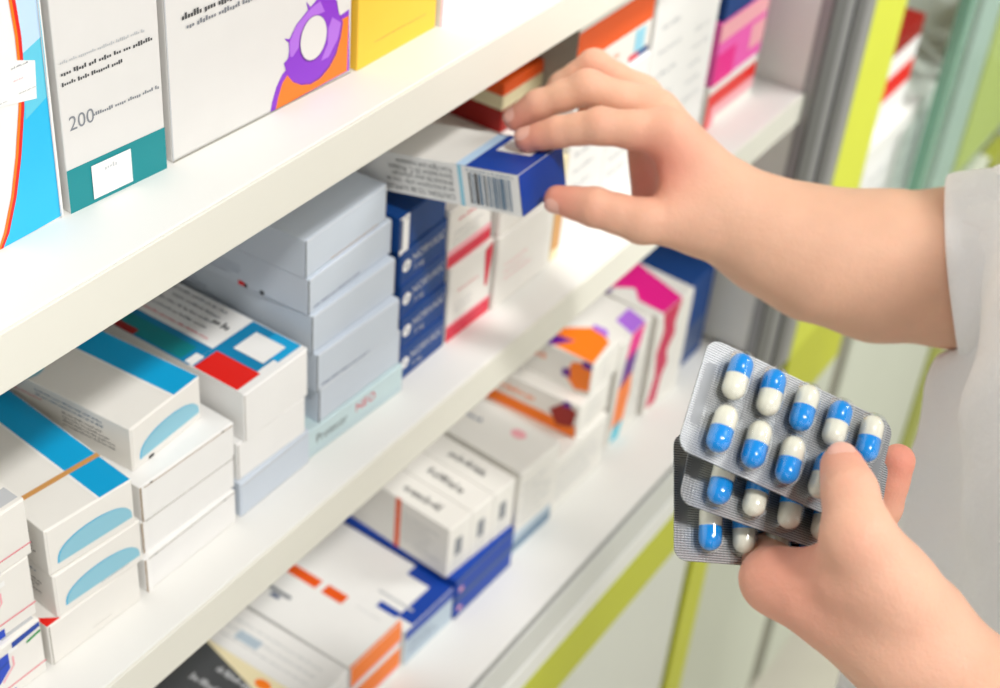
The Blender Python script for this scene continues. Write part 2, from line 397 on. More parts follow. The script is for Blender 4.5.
c.place(.8285, .034, .0, 0, 'tall white carton right of the orange banded box, behind the knuckles')
c = Carton(.045, .12, .170, 'white'); c.front.lines(.2, .2, .8, .6, 5, 'lightgrey', .2)
c.place(.8860, .036, .0, 0, 'tall white carton beside the box with bright red strip')
c = Carton(.0800, .11, .0345, 'paper')
c.front.rect(.0, .0, 1, .5, 'palepink').rect(.0, .48, 1, .84, 'red').rect(.0, .0, .10, .84, 'red').rect(.2, .0, 1, .2, 'paper')  # pale pink below the red strip is its reflection, painted on
c.place(.9350, .0335, 0, 0, 'white box with bright red strip at the far end of the middle shelf')
c = Carton(.080, .11, .050, 'pink'); c.front.rect(0, .7, 1, 1, 'palepink').rect(0, .0, .4, .5, 'magenta').rect(.7, .2, 1, .6, 'palepink')
c.place(.9380, .034, .0347, 0, 'pink box on the red stripped box at the shelf end')
c = Carton(.074, .11, .05, 'navy'); c.front.rect(.7, .1, .98, .6, 'bluegrey')
c.place(.9420, .035, .0849, 0, 'dark blue box topmost of the pile at the shelf end')

# ------------------------------------------------------------------ boxes: top shelf
def fr(px0, py0, px1, py1, z):
    a = onZ(px0, py0, z); b = onZ(px1, py1, z)
    return a, float(np.linalg.norm(b - a)), math.degrees(math.atan2(b[1] - a[1], b[0] - a[0]))
a, w, yaw = fr(71, 214, 167, 168, TZ)
c = Carton(.074, .07, .15, 'white', flap=False)
yaw0 = -1.5
a0 = onZ(64, 216, TZ); cy_, sy_ = math.cos(math.radians(yaw0)), math.sin(math.radians(yaw0))
org = np.array([a0[0] - .0738 * cy_, a0[1] - .0738 * sy_, TZ])
def q0(zx, zy):
    r = ray(zx / 2.752, zy / 2.752); nv = np.array([-sy_, cy_, 0]); p = CAM + r * (np.dot(org - CAM, nv) / np.dot(r, nv)) - org
    return (min(1, max(0, float(np.dot(p, [cy_, sy_, 0])) / .074)), min(.999, max(.0, float(p[2]) / .15)))
G = c.front
up = lambda pts: [q0(*p) for p in pts]
L0 = up([(30, -60), (45, 20), (58, 100), (66, 200), (66, 300), (58, 430), (45, 540), (25, 640), (10, 690)])
R0 = up([(100, -60), (108, 40), (125, 190), (145, 380), (160, 520), (170, 592)])
G.poly(L0 + [q0(100, 632)] + R0[::-1], 'skyblue')
G.poly(up([(40, 10), (106, 10), (122, 150), (132, 262), (70, 330), (62, 130)]), 'cyan3')
G.poly(up([(34, -40), (98, -40), (108, 40), (112, 100), (58, 150), (48, 40)]), 'iceblue')
W0 = up([(12, -60), (26, 20), (40, 100), (50, 200), (50, 300), (42, 430), (30, 540), (10, 640), (-6, 690)])
G.poly(L0 + W0[::-1], 'red'); M0 = [((a[0] * .45 + b[0] * .55), (a[1] + b[1]) / 2) for a, b in zip(L0, W0)]
G.poly(M0 + W0[::-1], 'orange')
G.poly(up([(-5, 165), (95, 165), (100, 270), (-5, 295)]), 'white')
def bar(x0, y0, x1, y1, col):
    (u0_, v0_), (u1_, v1_) = q0(x0, y0), q0(x1, y1)
    G.lines(u0_, min(v0_, v1_), u1_, max(v0_, v1_), 1, col, .8, ragged=.02)
bar(28, 186, 78, 172, 'grey'); bar(50, 256, 98, 238, 'ink'); bar(36, 226, 62, 210, 'palepink'); bar(-8, 290, 20, 275, 'grey')
G.rect(.972, .0, .978, 1, 'lightgrey')
c.place(org[0], org[1], TZ, yaw0, 'white box with red curve over bright blue, leftmost on the top shelf')
c = Carton(w, .06, .13, 'soft', flap=False)
c.front.rect(.0, .0, 1, .148, 'teal')
c.front.text('200', .07, .272, .0062, 'grey', squeeze=.95).lines(.30, .285, .96, .302, 1, 'grey', .8, ragged=.02)
c.front.lines(.04, .418, .62, .434, 1, 'charcoal', .85, ragged=.02).lines(.04, .450, .93, .468, 1, 'charcoal', .85, ragged=.02).lines(.04, .488, .85, .502, 1, 'lightgrey', .8, ragged=.02)
f = c.sticker(c.front, .23, .014, .63, .130); f.lines(.36, .095, .55, .115, 1, 'lightgrey', .8); f.rect(.34, .04, .5, .07, 'cool')
c.place(a[0], a[1], TZ, yaw, 'white box with teal base band, white sticker and the number 200')
a, w, yaw = fr(172.5, 163, 350, 72.5, TZ)
c = Carton(w, .08, .13, 'soft', flap=False)
F = c.front; H = .13
def uv(px, py):   # a point of the photograph on this box's front
    p = onY(px, py, a[1] - .0)
    r = ray(px, py); nv = np.array([-math.sin(math.radians(yaw)), math.cos(math.radians(yaw)), 0])
    t = np.dot(a - CAM, nv) / np.dot(r, nv); p = CAM + r * t - a
    return (float(np.dot(p, [math.cos(math.radians(yaw)), math.sin(math.radians(yaw)), 0])) / w, float(p[2]) / H)
z2 = lambda x, y: uv(230 + x / 5.293, y / 5.293)
F.poly([z2(*p) for p in ((212, 598), (222, 540), (245, 460), (275, 395), (300, 365), (345, 300), (420, 200), (530, 120), (600, 70), (630, 48), (630, 372), (238, 585))], 'purple')
F.poly([z2(*p) for p in ((240, 582), (252, 520), (275, 440), (300, 400), (400, 300), (520, 180), (585, 105), (628, 82), (618, 374))], 'orange')
ring = [(300, 395), (288, 350), (283, 335), (300, 318), (308, 300), (312, 265), (310, 225), (285, 204), (314, 206), (350, 130), (412, 52), (402, 8), (424, 38), (450, 8), (470, -20), (540, -20), (560, 0), (570, 60), (592, 110), (580, 190), (556, 280), (520, 350), (470, 410), (420, 440), (370, 444), (330, 430)]
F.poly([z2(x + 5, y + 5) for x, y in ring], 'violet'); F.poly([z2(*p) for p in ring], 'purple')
F.poly([z2(*p) for p in ((316, 300), (314, 220), (352, 132), (430, 40), (475, 5), (500, 60), (450, 82), (400, 120), (368, 190), (362, 250), (330, 300))], 'lilac')
F.poly([z2(*p) for p in ((540, 90), (586, 120), (570, 200), (520, 300), (480, 320), (515, 230), (518, 150))], 'lilac')
ell = [(440 + 68 * math.cos(t) * 1.0 + 22 * math.sin(t) * -.6, 199 + 118 * math.sin(t) - 12 * math.cos(t)) for t in np.linspace(0, 2 * math.pi, 33)[:-1]]
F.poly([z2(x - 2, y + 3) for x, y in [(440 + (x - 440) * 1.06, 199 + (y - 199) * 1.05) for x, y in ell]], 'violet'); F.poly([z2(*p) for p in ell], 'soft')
t2 = lambda x, y: uv(x / 3.125, y / 3.125)
(u0, v0), (u1, v1) = t2(575, 85), t2(870, 0)
F.lines(u0 + .01, v0 - .012, u0 + .40, v0 + .012, 1, 'grey', .8, ragged=.02)
F.lines(u0 - .01, v0 + .020, u0 + .46, v0 + .050, 1, 'charcoal', .85, ragged=.02)
F.rect(.0, .0, .006, 1, 'lightgrey'); F.rect(0, 0, 1, .006, 'warmgrey')
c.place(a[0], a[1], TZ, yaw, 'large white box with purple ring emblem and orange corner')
a, w, yaw = fr(357, 71.5, 437, 28, TZ)
c = Carton(w, .08, .13, 'yellow', flap=False)
c.left.text('b', .90, .05, .003, 'kraft').text('d', .90, .11, .003, 'kraft').text('p', .9, .22, .003, 'kraft')
c.front.lines(.2, .06, .9, .10, 1, 'tan', .15)
c.place(a[0], a[1], TZ, yaw + 1, 'plain yellow box beside the large emblem box')
a, w, yaw = fr(440, 27, 487, 1, TZ)
c = Carton(w + .03, .08, .12, 'white', flap=False); c.front.lines(.5, .02, .9, .2, 2, 'palepink', .4).rect(.0, .0, .02, 1, 'palepink')
c.place(a[0], a[1], TZ, yaw, 'white box with pink print at the right of the yellow box')

# ------------------------------------------------------------------ boxes: bottom shelf
c = Carton(.070, .12, .054, 'charcoal', flap=False)
c.top.lines(.3, .25, .9, .6, 3, 'lightgrey', .4, 'v').poly([(.72, .05), (1, .05), (1, .75)], 'cream').ellipse(.9, .25, .05, .05, 'orange')
c.place(.4085, .032, LZ, 0, 'dark grey box with cream corner at the left of the bottom shelf')
c = Carton(.0365, .125, .0500, 'white')
c.top.lines(.2, .1, .8, .9, 3, 'lightgrey', .25, 'v').rect(.35, .45, .55, .6, 'bluegrey')
c.place(.4798, .0300, LZ, 0, 'white box with grey print between dark grey and orange ended boxes')
for i in range(2):
    c = Carton(.0525, .125, .0248, 'white')
    c.front.rect(.0, .28, 1, 1, 'orange').rect(0, .2, 1, .3, 'palepink')
    c.left.rect(0, .0, 1, .06, 'deeporange')
    c.top.rect(.74, .50, .90, 1.0, 'deeporange').rect(.74, .32, .90, .46, 'deeporange').rect(.30, .60, .36, .66, 'slate').rect(.38, .55, .44, .70, 'grey').lines(.8, .08, .87, .30, 1, 'lightgrey', .3, 'v').rect(.0, .0, 1, .01, 'orange')
    c.place(.5175, .0290, LZ + .0250 * i, -1, ['white box with orange end, lower of two on the bottom shelf', 'white box with orange end and orange lettering on its top, upper of two'][i], 'white boxes with orange ends')
c = Carton(.0530, .125, .0331, 'white')
c.front.rect(0, 0, 1, 1, 'bluegrey').rect(0, .72, 1, 1, 'blue').lines(.1, .2, .8, .6, 3, 'slate', .5)
c.top.rect(0, 0, 1, .13, 'blue').rect(.0, .0, .32, .24, 'blue').rect(.22, .1, .8, .26, 'white').rect(0, .0, .15, .10, 'white').rect(.32, .06, .36, .3, 'lightgrey').rect(.8, .1, 1, .26, 'blue')
c.place(.5760, .0285, LZ, -2, 'white box with blue end pattern lying beside the orange ended boxes')
zb = LZ
for i in range(2):
    c = Carton(.0700, .125, .0188, 'blue')
    c.front.rect(0, .85, 1, 1, 'slate').rect(.05, .3, .12, .5, 'palepink').rect(0, 0, 1, .12, 'navy')
    c.place(.6310, .0255, zb, -1.5, ['blue box lying under another blue box', 'blue box with three white boxes standing on it'][i], 'blue boxes under the white boxes'); zb += .0189
for i in range(3):
    c = Carton(.0238, .12, .0462, 'paper')
    c.front.lines(.25, .12, .75, .75, 3, 'lightgrey', .5, 'v').rect(.3, .35, .6, .7, 'grey')
    c.top.lines(.30, .15, .70, .42, 1, 'ink', .8, 'v', .0).rect(.0, .80, 1, .84, 'orange')
    if i == 0: c.left.rect(.60, .0, .64, 1, 'deeporange').lines(.66, .2, .95, .8, 6, 'grey', .25)
    c.place(.6290 + .0241 * i, .0335 - .0022 * i, zb, -5, ['white box with dark lettering, leftmost of three standing on the blue box', 'white box with dark lettering, middle of three standing on the blue box', 'white box with dark lettering, rightmost of three standing on the blue box'][i], 'white boxes with dark lettering')
c = Carton(.050, .125, .020, 'bluegrey'); c.front.rect(0, .2, 1, .6, 'steelblue')
c.place(.7080, .028, LZ, -2, 'flat blue grey box beneath a white box on the bottom shelf')
c = Carton(.048, .125, .0600, 'paper')
c.front.lines(.1, .1, .9, .8, 5, 'lightgrey', .4); c.top.lines(.5, .45, .62, .95, 1, 'slate', .9, 'v', .0).ellipse(.7, .22, .10, .05, 'palepink')
c.place(.7100, .0285, LZ + .0202, -4, 'white box with navy line on top, right of the three standing boxes')
c = Carton(.0790, .125, .0520, 'paper')
c.front.lines(.1, .15, .9, .8, 5, 'lightgrey', .4)
c.place(.7610, .0300, LZ, -1, 'white box with grey print underneath the orange and purple boxes')
zb = LZ + .0521
lbE = ['white box with orange base band and dark red corner, lower of the orange printed pair', 'white box with orange and purple corner and orange lettering, upper of its pair']
for i, h in enumerate((.0315, .0320)):
    c = Carton(.048 - .004 * i, .125, h, 'paper')
    c.left.lines(.32, .52, .70, .74, 1, 'orange', .95, ragged=.05)
    if i == 0:
        c.left.rect(.0, .0, .995, .36, 'orange').poly([(.86, .16), (.97, .30), (.99, .80), (.90, .95), (.80, .55)], 'darkred').poly([(.88, .80), (.95, .84), (.94, 1), (.90, 1)], 'violet')
    else:
        c.left.poly([(.995, .15), (.90, .05), (.82, .35), (.86, .80), (.96, .95), (.995, .9)], 'orange').poly([(.80, .30), (.86, .34), (.85, .58), (.80, .52)], 'violet').rect(.93, .78, .995, .98, 'violet')
    if i: c.top.poly([(0, 0), (.70, .03), (.95, .16), (.50, .36), (.04, .34)], 'orange').poly([(.0, .30), (.36, .20), (.26, .44), (.0, .46)], 'violet').poly([(.80, .06), (.99, .10), (.99, .20), (.86, .18)], 'lilac')
    c.front.lines(.3, .1, .7, .9, 4, 'lightgrey', .3)
    c.place(.7970 + .0140 * i, .0330 + .0005 * i, zb, 1, lbE[i], 'orange and purple printed boxes'); zb += h + .0001
c = Carton(.050, .12, .1060, 'paper')
c.front.poly([(.10, 0.02), (.40, .0), (.48, .16), (.18, .16)], 'cyan2').poly([(.08, .16), (.48, .16), (.58, .40), (.56, .60), (.14, .56)], 'orange').poly([(.14, .54), (.56, .60), (.66, .82), (.24, .80)], 'violet').poly([(.24, .78), (.66, .80), (.78, 1), (.34, 1)], 'magenta')
c.front.lines(.62, .1, .92, .7, 6, 'lightgrey', .3); c.top.poly([(.34, .0), (.78, .0), (.92, .16), (.5, .16)], 'lilac')
c.place(.8570, .0345, LZ, 1, 'tall white box with purple, orange and cyan stripe on its front')
c = Carton(.056, .12, .1020, 'paper')
c.front.poly([(.06, .05), (.34, .04), (.40, .3), (.52, .40), (.44, .55), (.60, .68), (.55, .80), (.66, 1), (.14, 1), (.24, .8), (.12, .6), (.20, .35)], 'crimson')
c.top.poly([(.14, 0), (.66, 0), (1, .50), (.62, .54), (.10, .46), (.38, .30), (.15, .20)], 'magenta').rect(.0, .40, .14, .46, 'violet').lines(.3, .62, .5, .95, 2, 'palepink', .3, 'v')
c.place(.9120, .0320, LZ, -3, 'tall white box with magenta splash on top and front')
c = Carton(.050, .12, .092, 'navy'); c.front.rect(.1, .1, .9, .45, 'slate')
c.place(.9780, .0380, LZ, 0, 'navy box at the far end of the bottom shelf')
# items in the glass cabinet
for col, hh, zz, lb in (('white', .034, -.185, 'white box at the foot of a blurred pile in the glass cabinet'), ('red', .026, -.1508, 'blurred red box in the pile in the glass cabinet'), ('white', .024, -.1246, 'white box between red boxes in the glass cabinet'), ('darkred', .022, -.1004, 'dull red box topmost of the pile in the glass cabinet')):
    c = Carton(.085, .16, hh, col, flap=False); c.place(1.352, .03, zz, 0, lb)
for i in range(3):
    c = Carton(.10, .12, .17, 'white', flap=False); c.front.lines(.2, .4, .8, .8, 3, 'lightgrey', .3)
    c.place(1.262 + .105 * i, .03, LZ - .12, 0, ['tall white carton next to the lime upright in the glass cabinet', 'second tall white carton from the lime upright in the glass cabinet', 'third tall white carton from the lime upright, behind the glass door'][i])

# ------------------------------------------------------------------ held box
tilt = math.atan2(.0197, .0887)
c = Carton(.0405, .135, .0225, 'paper', flapcol='blue')
c.front.rect(0, 0, 1, 1, 'blue')
c.top.rect(0, 0, 1, .235, 'blue').rect(0, .235, 1, .28, 'iceblue').rect(0, .28, 1, .288, 'white')
f = c.left
f.rect(.0, .0, 1, 1, 'white').rect(.728, .0, .746, 1, 'paleblue')
x = .775
k = 0
while x < .965:
    wv = rnd.choice([.004, .004, .007, .012]); f.rect(x, .10, min(x + wv, .965), .86, rnd.choice(['steelblue', 'ink', 'steelblue'])); x += wv + rnd.choice([.004, .005, .009])
f.lines(.77, .90, .965, .965, 1, 'steelblue', .7, ragged=0); f.text('>', .972, .88, .0018, 'ink')
for i, st in enumerate(['CAUTION: TO BE SUPPLIED', 'on prescription only. Use as', 'directed by your physician', 'Store below 25 C. Protect', 'from light and moisture']):
    f.text(st, .705, .235 + .165 * i, .0029, 'charcoal', flip=True, squeeze=.92 + .03 * (i % 2))
f = c.sticker(c.top, .52, .045, .98, .20)
held = c.place(.556, -.0395, .1412, 0, 'white and blue medicine box with a barcode, held in the reaching hand', None, stickername='label_sticker', rot=(-tilt, 0, 0))

# ------------------------------------------------------------------ signed-distance modelling for the person
class Field:
    def __init__(s, lo, hi, res):
        s.lo = np.array(lo, np.float32); s.res = res
        n = np.ceil((np.array(hi) - np.array(lo)) / res).astype(int) + 1
        s.n = n
        ax = [np.float32(s.lo[i] + res * np.arange(n[i])) for i in range(3)]
        s.P = np.stack(np.meshgrid(*ax, indexing='ij'), -1).astype(np.float32)
    def cone(s, a, b, ra, rb):
        a = np.asarray(a, np.float32); b = np.asarray(b, np.float32); ab = b - a
        pa = s.P - a
        h = np.clip((pa @ ab) / np.float32(max(ab @ ab, 1e-12)), 0, 1)
        d = pa - h[..., None] * ab
        return np.sqrt(np.einsum('...i,...i', d, d)) - (np.float32(ra) + np.float32(rb - ra) * h)
    def ell(s, c, r, ax=None):
        q = s.P - np.asarray(c, np.float32)
        if ax is not None: q = q @ np.asarray(ax, np.float32).T
        q = q / np.asarray(r, np.float32)
        k = np.sqrt(np.einsum('...i,...i', q, q))
        return (k - 1) * np.float32(min(r))
def smin(a, b, k):
    h = np.clip(.5 + .5 * (b - a) / k, 0, 1)
    return b + (a - b) * h - k * h * (1 - h)
def nets(fl, D):
    n = D.shape; S = D < 0
    cnt = np.zeros([k - 1 for k in n], np.int8); acc = np.zeros([k - 1 for k in n] + [3], np.float32); num = np.zeros([k - 1 for k in n], np.float32)
    sl = lambda o: tuple(slice(o[i], n[i] - 1 + o[i]) for i in range(3))
    corners = [(i, j, k) for i in (0, 1) for j in (0, 1) for k in (0, 1)]
    for o in corners: cnt += S[sl(o)]
    act = (cnt > 0) & (cnt < 8)
    idx = np.argwhere(act)
    vals = {o: D[sl(o)][act] for o in corners}
    acc = np.zeros((len(idx), 3), np.float32); num = np.zeros(len(idx), np.float32)
    for o in corners:
        for ax in range(3):
            if o[ax] == 0:
                p = list(o); p[ax] = 1; p = tuple(p)
                a, b = vals[o], vals[p]; m = (a < 0) != (b < 0)
                t = np.where(m, a / np.where(m, a - b, 1), 0)
                q = np.tile(np.array(o, np.float32), (len(idx), 1)); q[:, ax] += t
                acc += q * m[:, None]; num += m
    V = (idx + acc / num[:, None]) * fl.res + fl.lo
    vid = -np.ones(act.shape, np.int64); vid[act] = np.arange(len(idx))
    F = []
    for ax in range(3):
        s0 = [slice(None)] * 3; s1 = [slice(None)] * 3; s0[ax] = slice(0, -1); s1[ax] = slice(1, None)
        A = S[tuple(s0)]; B = S[tuple(s1)]; ch = A != B
        e = np.argwhere(ch); u, v = [(1, 2), (2, 0), (0, 1)][ax]
        ok = (e[:, u] > 0) & (e[:, v] > 0) & (e[:, u] < n[u] - 1) & (e[:, v] < n[v] - 1); e = e[ok]
        fwd = A[tuple(e.T)]
        def vv(du, dv):
            q = e.copy(); q[:, u] -= du; q[:, v] -= dv; return vid[tuple(q.T)]
        quad = np.stack([vv(1, 1), vv(0, 1), vv(0, 0), vv(1, 0)], 1)
        quad[~fwd] = quad[~fwd][:, ::-1]
        F.append(quad)
    return V, np.concatenate(F)

T = onT
def mm(x): return x * .001
def hand_field(lo, hi, res, palm, fingers, kp=.009, kf=.003, kj=.006):
    f = Field(lo, hi, res); D = None
    for a, b, ra, rb in palm:
        d = f.cone(a, b, mm(ra), mm(rb)); D = d if D is None else smin(D, d, kp)
    FD = None
    for ch in fingers:
        G = None; c2 = [ch[0]]
        for (a, ra), (b, rb) in zip(ch[:-1], ch[1:]): c2 += [((a + b) / 2, (ra + rb) / 2 * .945), (b, rb * (1.02 if b is not ch[-1][0] else 1))]
        for (a, ra), (b, rb) in zip(c2[:-1], c2[1:]):
            d = f.cone(a, b, mm(ra), mm(rb)); G = d if G is None else smin(G, d, kf)
        FD = G if FD is None else smin(FD, G, .0012)
    return f, smin(D, FD, kj)
# ---- right arm, reaching into the shelf
rw = T(731, 210, .762); relb = onT(1105, 258, .758); rsh = np.array([.875, -.40, .36])
hem = T(957, 268, .776)
I = [(T(668, 134, .752), 11.), (T(600, 126, .752), 9.0), (T(558, 132, .760), 7.6), (T(527, 139.5, .767), 6.5)]
M = [(T(656, 114, .768), 11.), (T(588, 87, .770), 8.7), (T(538, 105, .779), 7.6), (T(516, 119, .785), 6.5)]
Rg = [(T(640, 97, .782), 10.5), (T(594, 66, .790), 8.4), (T(562, 86, .798), 7.2), (T(550, 104, .802), 6.4)]
Pk = [(T(648, 104, .80), 9.0), (T(612, 92, .806), 7.2), (T(592, 108, .806), 6.2), (T(585, 122, .806), 5.6)]
Th = [(T(700, 222, .757), 14.), (T(642, 221, .750), 11.), (T(594, 207, .751), 9.5), (T(558, 199.5, .758), 7.3)]
palm = [(I[0][0], T(716, 190, .762), 11.5, 16), (M[0][0], T(718, 192, .770), 11.5, 16), (Rg[0][0], T(718, 196, .776), 10.5, 15), (Pk[0][0], T(716, 206, .780), 10, 14),
        (Th[0][0], T(722, 214, .762), 16, 20), (T(676, 158, .752), T(676, 208, .752), 7.5, 9), (T(690, 172, .764), T(690, 214, .764), 14, 15), (T(668, 150, .772), T(690, 205, .772), 10, 13), (T(646, 138, .792), T(654, 196, .784), 10.5, 11.5),
        (T(708, 205, .764), T(730, 215, .764), 22., 23.), (T(730, 215, .764), T(771, 236, .766), 23., 28.), (T(771, 236, .766), T(818, 254, .768), 28., 32.6), (T(818, 254, .768), T(880, 266, .771), 32.6, 37.), (T(880, 266, .771), hem, 37., 39.4), (hem, T(1010, 268, .772), 39.4, 40)]
allp = np.array([p[0] for ch in (I, M, Rg, Pk, Th) for p in ch] + [p[k] for p in palm for k in (0, 1)])
f, D = hand_field(allp.min(0) - .045, allp.max(0) + .045, .0014, palm, [I, M, Rg, Pk, Th])
VR, FR = nets(f, D); del f, D
# ---- left arm, holding the blister packs
PT = .515         # depth of the front pack
n_pack = nrm(np.array([.34, -.24, -.91]))
def pack_frame(tl, u2, v2, t):
    """pack corner, in-plane axes and sizes from its outline; the plane leans by n_pack"""
    n = n_pack
    u = np.array([u2[0], u2[1], -(n[0] * u2[0] + n[1] * u2[1]) / n[2]]); v = np.array([v2[0], v2[1], -(n[0] * v2[0] + n[1] * v2[1]) / n[2]])
    W = np.linalg.norm(u) * t / FPX; Hh = np.linalg.norm(v) * t / FPX
    u = nrm(u); v = nrm(v - u * v.dot(u))
    return T(*tl, t), dirw(*u), dirw(*v), dirw(*n), W, Hh
lw = T(922, 655, .500); lelb = np.array([.43, -.54, .07]); lsh = np.array([.56, -.42, .36])
LT = [(T(918, 618, .492), 13.5), (T(880, 572, .480), 11.2), (T(858, 535, .476), 10.2), (T(850, 492, .483), 8.5), (T(842, 466, .494), 7.2)]
LI = [(T(778, 583, .508), 9.6), (T(757, 542, .550), 8.6), (T(806, 512, .572), 7.4), (T(836, 486, .566), 6.6)]
LM = [(T(806, 592, .525), 9.6), (T(856, 556, .562), 8.6), (T(882, 506, .555), 7.0), (T(898, 461, .549), 6.4)]
LR = [(T(828, 594, .540), 9.2), (T(862, 566, .578), 8.2), (T(876, 524, .578), 7.2), (T(873, 498, .570), 6.6)]
LP = [(T(848, 598, .556), 8.6), (T(868, 576, .588), 7.2), (T(872, 548, .59), 6.4), (T(868, 530, .585), 5.8)]
palmL = [(LI[0][0], T(896, 646, .503), 9.6, 15.5), (LM[0][0], T(900, 645, .514), 9.6, 15), (LR[0][0], T(905, 645, .522), 9.4, 15), (LP[0][0], T(910, 645, .530), 9, 14),
         (T(858, 540, .475), T(890, 586, .484), 10.2, 12.3), (T(890, 586, .484), T(920, 622, .493), 12.3, 14.5), (T(838, 564, .488), T(764, 576, .508), 6.5, 7.0), (T(845, 578, .486), T(900, 625, .495), 10.5, 15),
         (T(806, 594, .499), T(888, 634, .498), 10, 16), (T(850, 600, .510), T(905, 636, .505), 14, 17),
         (T(900, 636, .500), lw, 17.5, 18.5), (lw, T(985, 712, .492), 18.5, 21.5), (T(985, 712, .492), T(1085, 795, .482), 21.5, 26), (T(1085, 795, .482), lelb, 26, 35)]
allp = np.array([p[0] for ch in (LI, LM, LR, LP, LT) for p in ch] + [p[k] for p in palmL for k in (0, 1)])
f, D = hand_field(allp.min(0) - .040, allp.max(0) + .040, .0014, palmL, [LI, LM, LR, LP, LT], kp=.009)
VL, FL = nets(f, D); del f, D
# ---- trunk, legs, head (mostly under the coat and out of the frame)
f = Field((.30, -.66, FZ - .01), (1.02, -.10, .80), .008)
trunk = f.cone((.712, -.40, -.12), (.712, -.40, .30), .115, .115)
for a, b, ra, rb in [((.64, -.41, .33), (.79, -.41, .33), .062, .062), ((.715, -.40, .36), (.705, -.37, .50), .052, .050),
                     (rsh, relb, .048, .042), (relb, T(1000, 268, .772), .040, .0385), (lsh, lelb, .046, .036), 
                     ((.650, -.41, -.15), (.650, -.40, -.58), .085, .055), ((.775, -.41, -.15), (.775, -.40, -.58), .085, .055),
                     ((.650, -.40, -.58), (.650, -.43, FZ + .07), .055, .038), ((.775, -.40, -.58), (.775, -.43, FZ + .07), .055, .038),
                     ((.650, -.44, FZ + .035), (.645, -.31, FZ + .025), .036, .026), ((.775, -.44, FZ + .035), (.78, -.31, FZ + .025), .036, .026)]:
    trunk = smin(trunk, f.cone(a, b, ra, rb), .02)
head = smin(f.ell((.700, -.355, .610), (.074, .092, .098)), f.ell((.698, -.315, .565), (.050, .052, .058)), .03)
head = smin(head, f.cone((.698, -.268, .612), (.697, -.250, .585), .009, .013), .012)
for sx in (-1, 1): head = smin(head, f.ell((.700 + sx * .074, -.365, .600), (.012, .020, .032)), .006)
trunk = smin(trunk, head, .015)
VT, FT = nets(f, trunk)
def hair_part():
    d = smin(f.ell((.700, -.380, .625), (.085, .098, .100)), f.ell((.700, -.455, .60), (.05, .05, .055)), .03)
    cut = f.ell((.698, -.262, .575), (.070, .075, .088))
    return nets(f, np.maximum(d, -cut))
VH, FH = hair_part()

skin = bpy.data.materials.new('skin'); skin.use_nodes = True
nt = skin.node_tree; b = nt.nodes['Principled BSDF']
at = nt.nodes.new('ShaderNodeAttribute'); at.attribute_name = 'flush'
tc = nt.nodes.new('ShaderNodeTexCoord'); nz = nt.nodes.new('ShaderNodeTexNoise'); nz.inputs['Scale'].default_value = 55; nz.inputs['Detail'].default_value = 5
nt.links.new(tc.outputs['Object'], nz.inputs['Vector'])
m1 = nt.nodes.new('ShaderNodeMix'); m1.data_type = 'RGBA'
m1.inputs[6].default_value = (lin(234), lin(186), lin(158), 1); m1.inputs[7].default_value = (lin(230), lin(146), lin(126), 1)
m2 = nt.nodes.new('ShaderNodeMix'); m2.data_type = 'RGBA'; m2.blend_type = 'MULTIPLY'; m2.inputs[0].default_value = .35
rp = nt.nodes.new('ShaderNodeMapRange'); rp.inputs[1].default_value = .3; rp.inputs[2].default_value = .7; rp.inputs[3].default_value = .78; rp.inputs[4].default_value = 1.
nt.links.new(nz.outputs['Fac'], rp.inputs[0]); nt.links.new(at.outputs['Fac'], m1.inputs[0])
nt.links.new(m1.outputs[2], m2.inputs[6]); nt.links.new(rp.outputs[0], m2.inputs[7]); nt.links.new(m2.outputs[2], b.inputs['Base Color'])
b.inputs['Roughness'].default_value = .58; b.inputs['Specular IOR Level'].default_value = .28
b.inputs['Subsurface Weight'].default_value = .25; b.inputs['Subsurface Radius'].default_value = (1., .35, .2); b.inputs['Subsurface Scale'].default_value = .004
vz = nt.nodes.new('ShaderNodeTexVoronoi'); vz.inputs['Scale'].default_value = 900; nt.links.new(tc.outputs['Object'], vz.inputs['Vector'])
nw = nt.nodes.new('ShaderNodeTexNoise'); nw.inputs['Scale'].default_value = 260; nw.inputs['Detail'].default_value = 6; nt.links.new(tc.outputs['Object'], nw.inputs['Vector'])
bw = nt.nodes.new('ShaderNodeBump'); bw.inputs['Strength'].default_value = .35; bw.inputs['Distance'].default_value = .0009; nt.links.new(nw.outputs['Fac'], bw.inputs['Height'])
bp = nt.nodes.new('ShaderNodeBump'); bp.inputs['Strength'].default_value = .22; bp.inputs['Distance'].default_value = .0004; nt.links.new(bw.outputs[0], bp.inputs['Normal'])
nt.links.new(vz.outputs['Distance'], bp.inputs['Height']); nt.links.new(bp.outputs[0], b.inputs['Normal'])
nailm = mat('nail', (232, 176, 158), rough=.32, spec=.5)

person = bpy.data.objects.new('person', None); C.objects.link(person); person.location = (.71, -.40, FZ)
tag(person, 'person in a white coat taking a box with one hand, blister packs in the other', 'person')
def adopt(o, par):
    o.parent = par; o.matrix_parent_inverse = Matrix.Translation(par.location).inverted(); return o
flush_pts = [(T(520, 143, .762), .014, .8), (T(510, 124, .780), .012, .8), (T(550, 202, .754), .016, .8), (T(842, 455, .492), .013, .6), (T(902, 452, .54), .016, .85),
             (T(800, 560, .5), .022, .7), (T(660, 165, .75), .014, .9), (T(600, 110, .74), .010, .3), (T(594, 60, .775), .012, .4), (T(850, 485, .477), .007, .3), (T(590, 215, .735), .012, .35), (T(640, 180, .77), .02, .9),
             (T(858, 545, .466), .012, .25), (T(880, 640, .485), .03, .15)]
vs = np.concatenate([VR, VL, VT]); fs = np.concatenate([FR, FL + len(VR), FT + len(VR) + len(VL)])
fl = np.zeros(len(vs), np.float32)
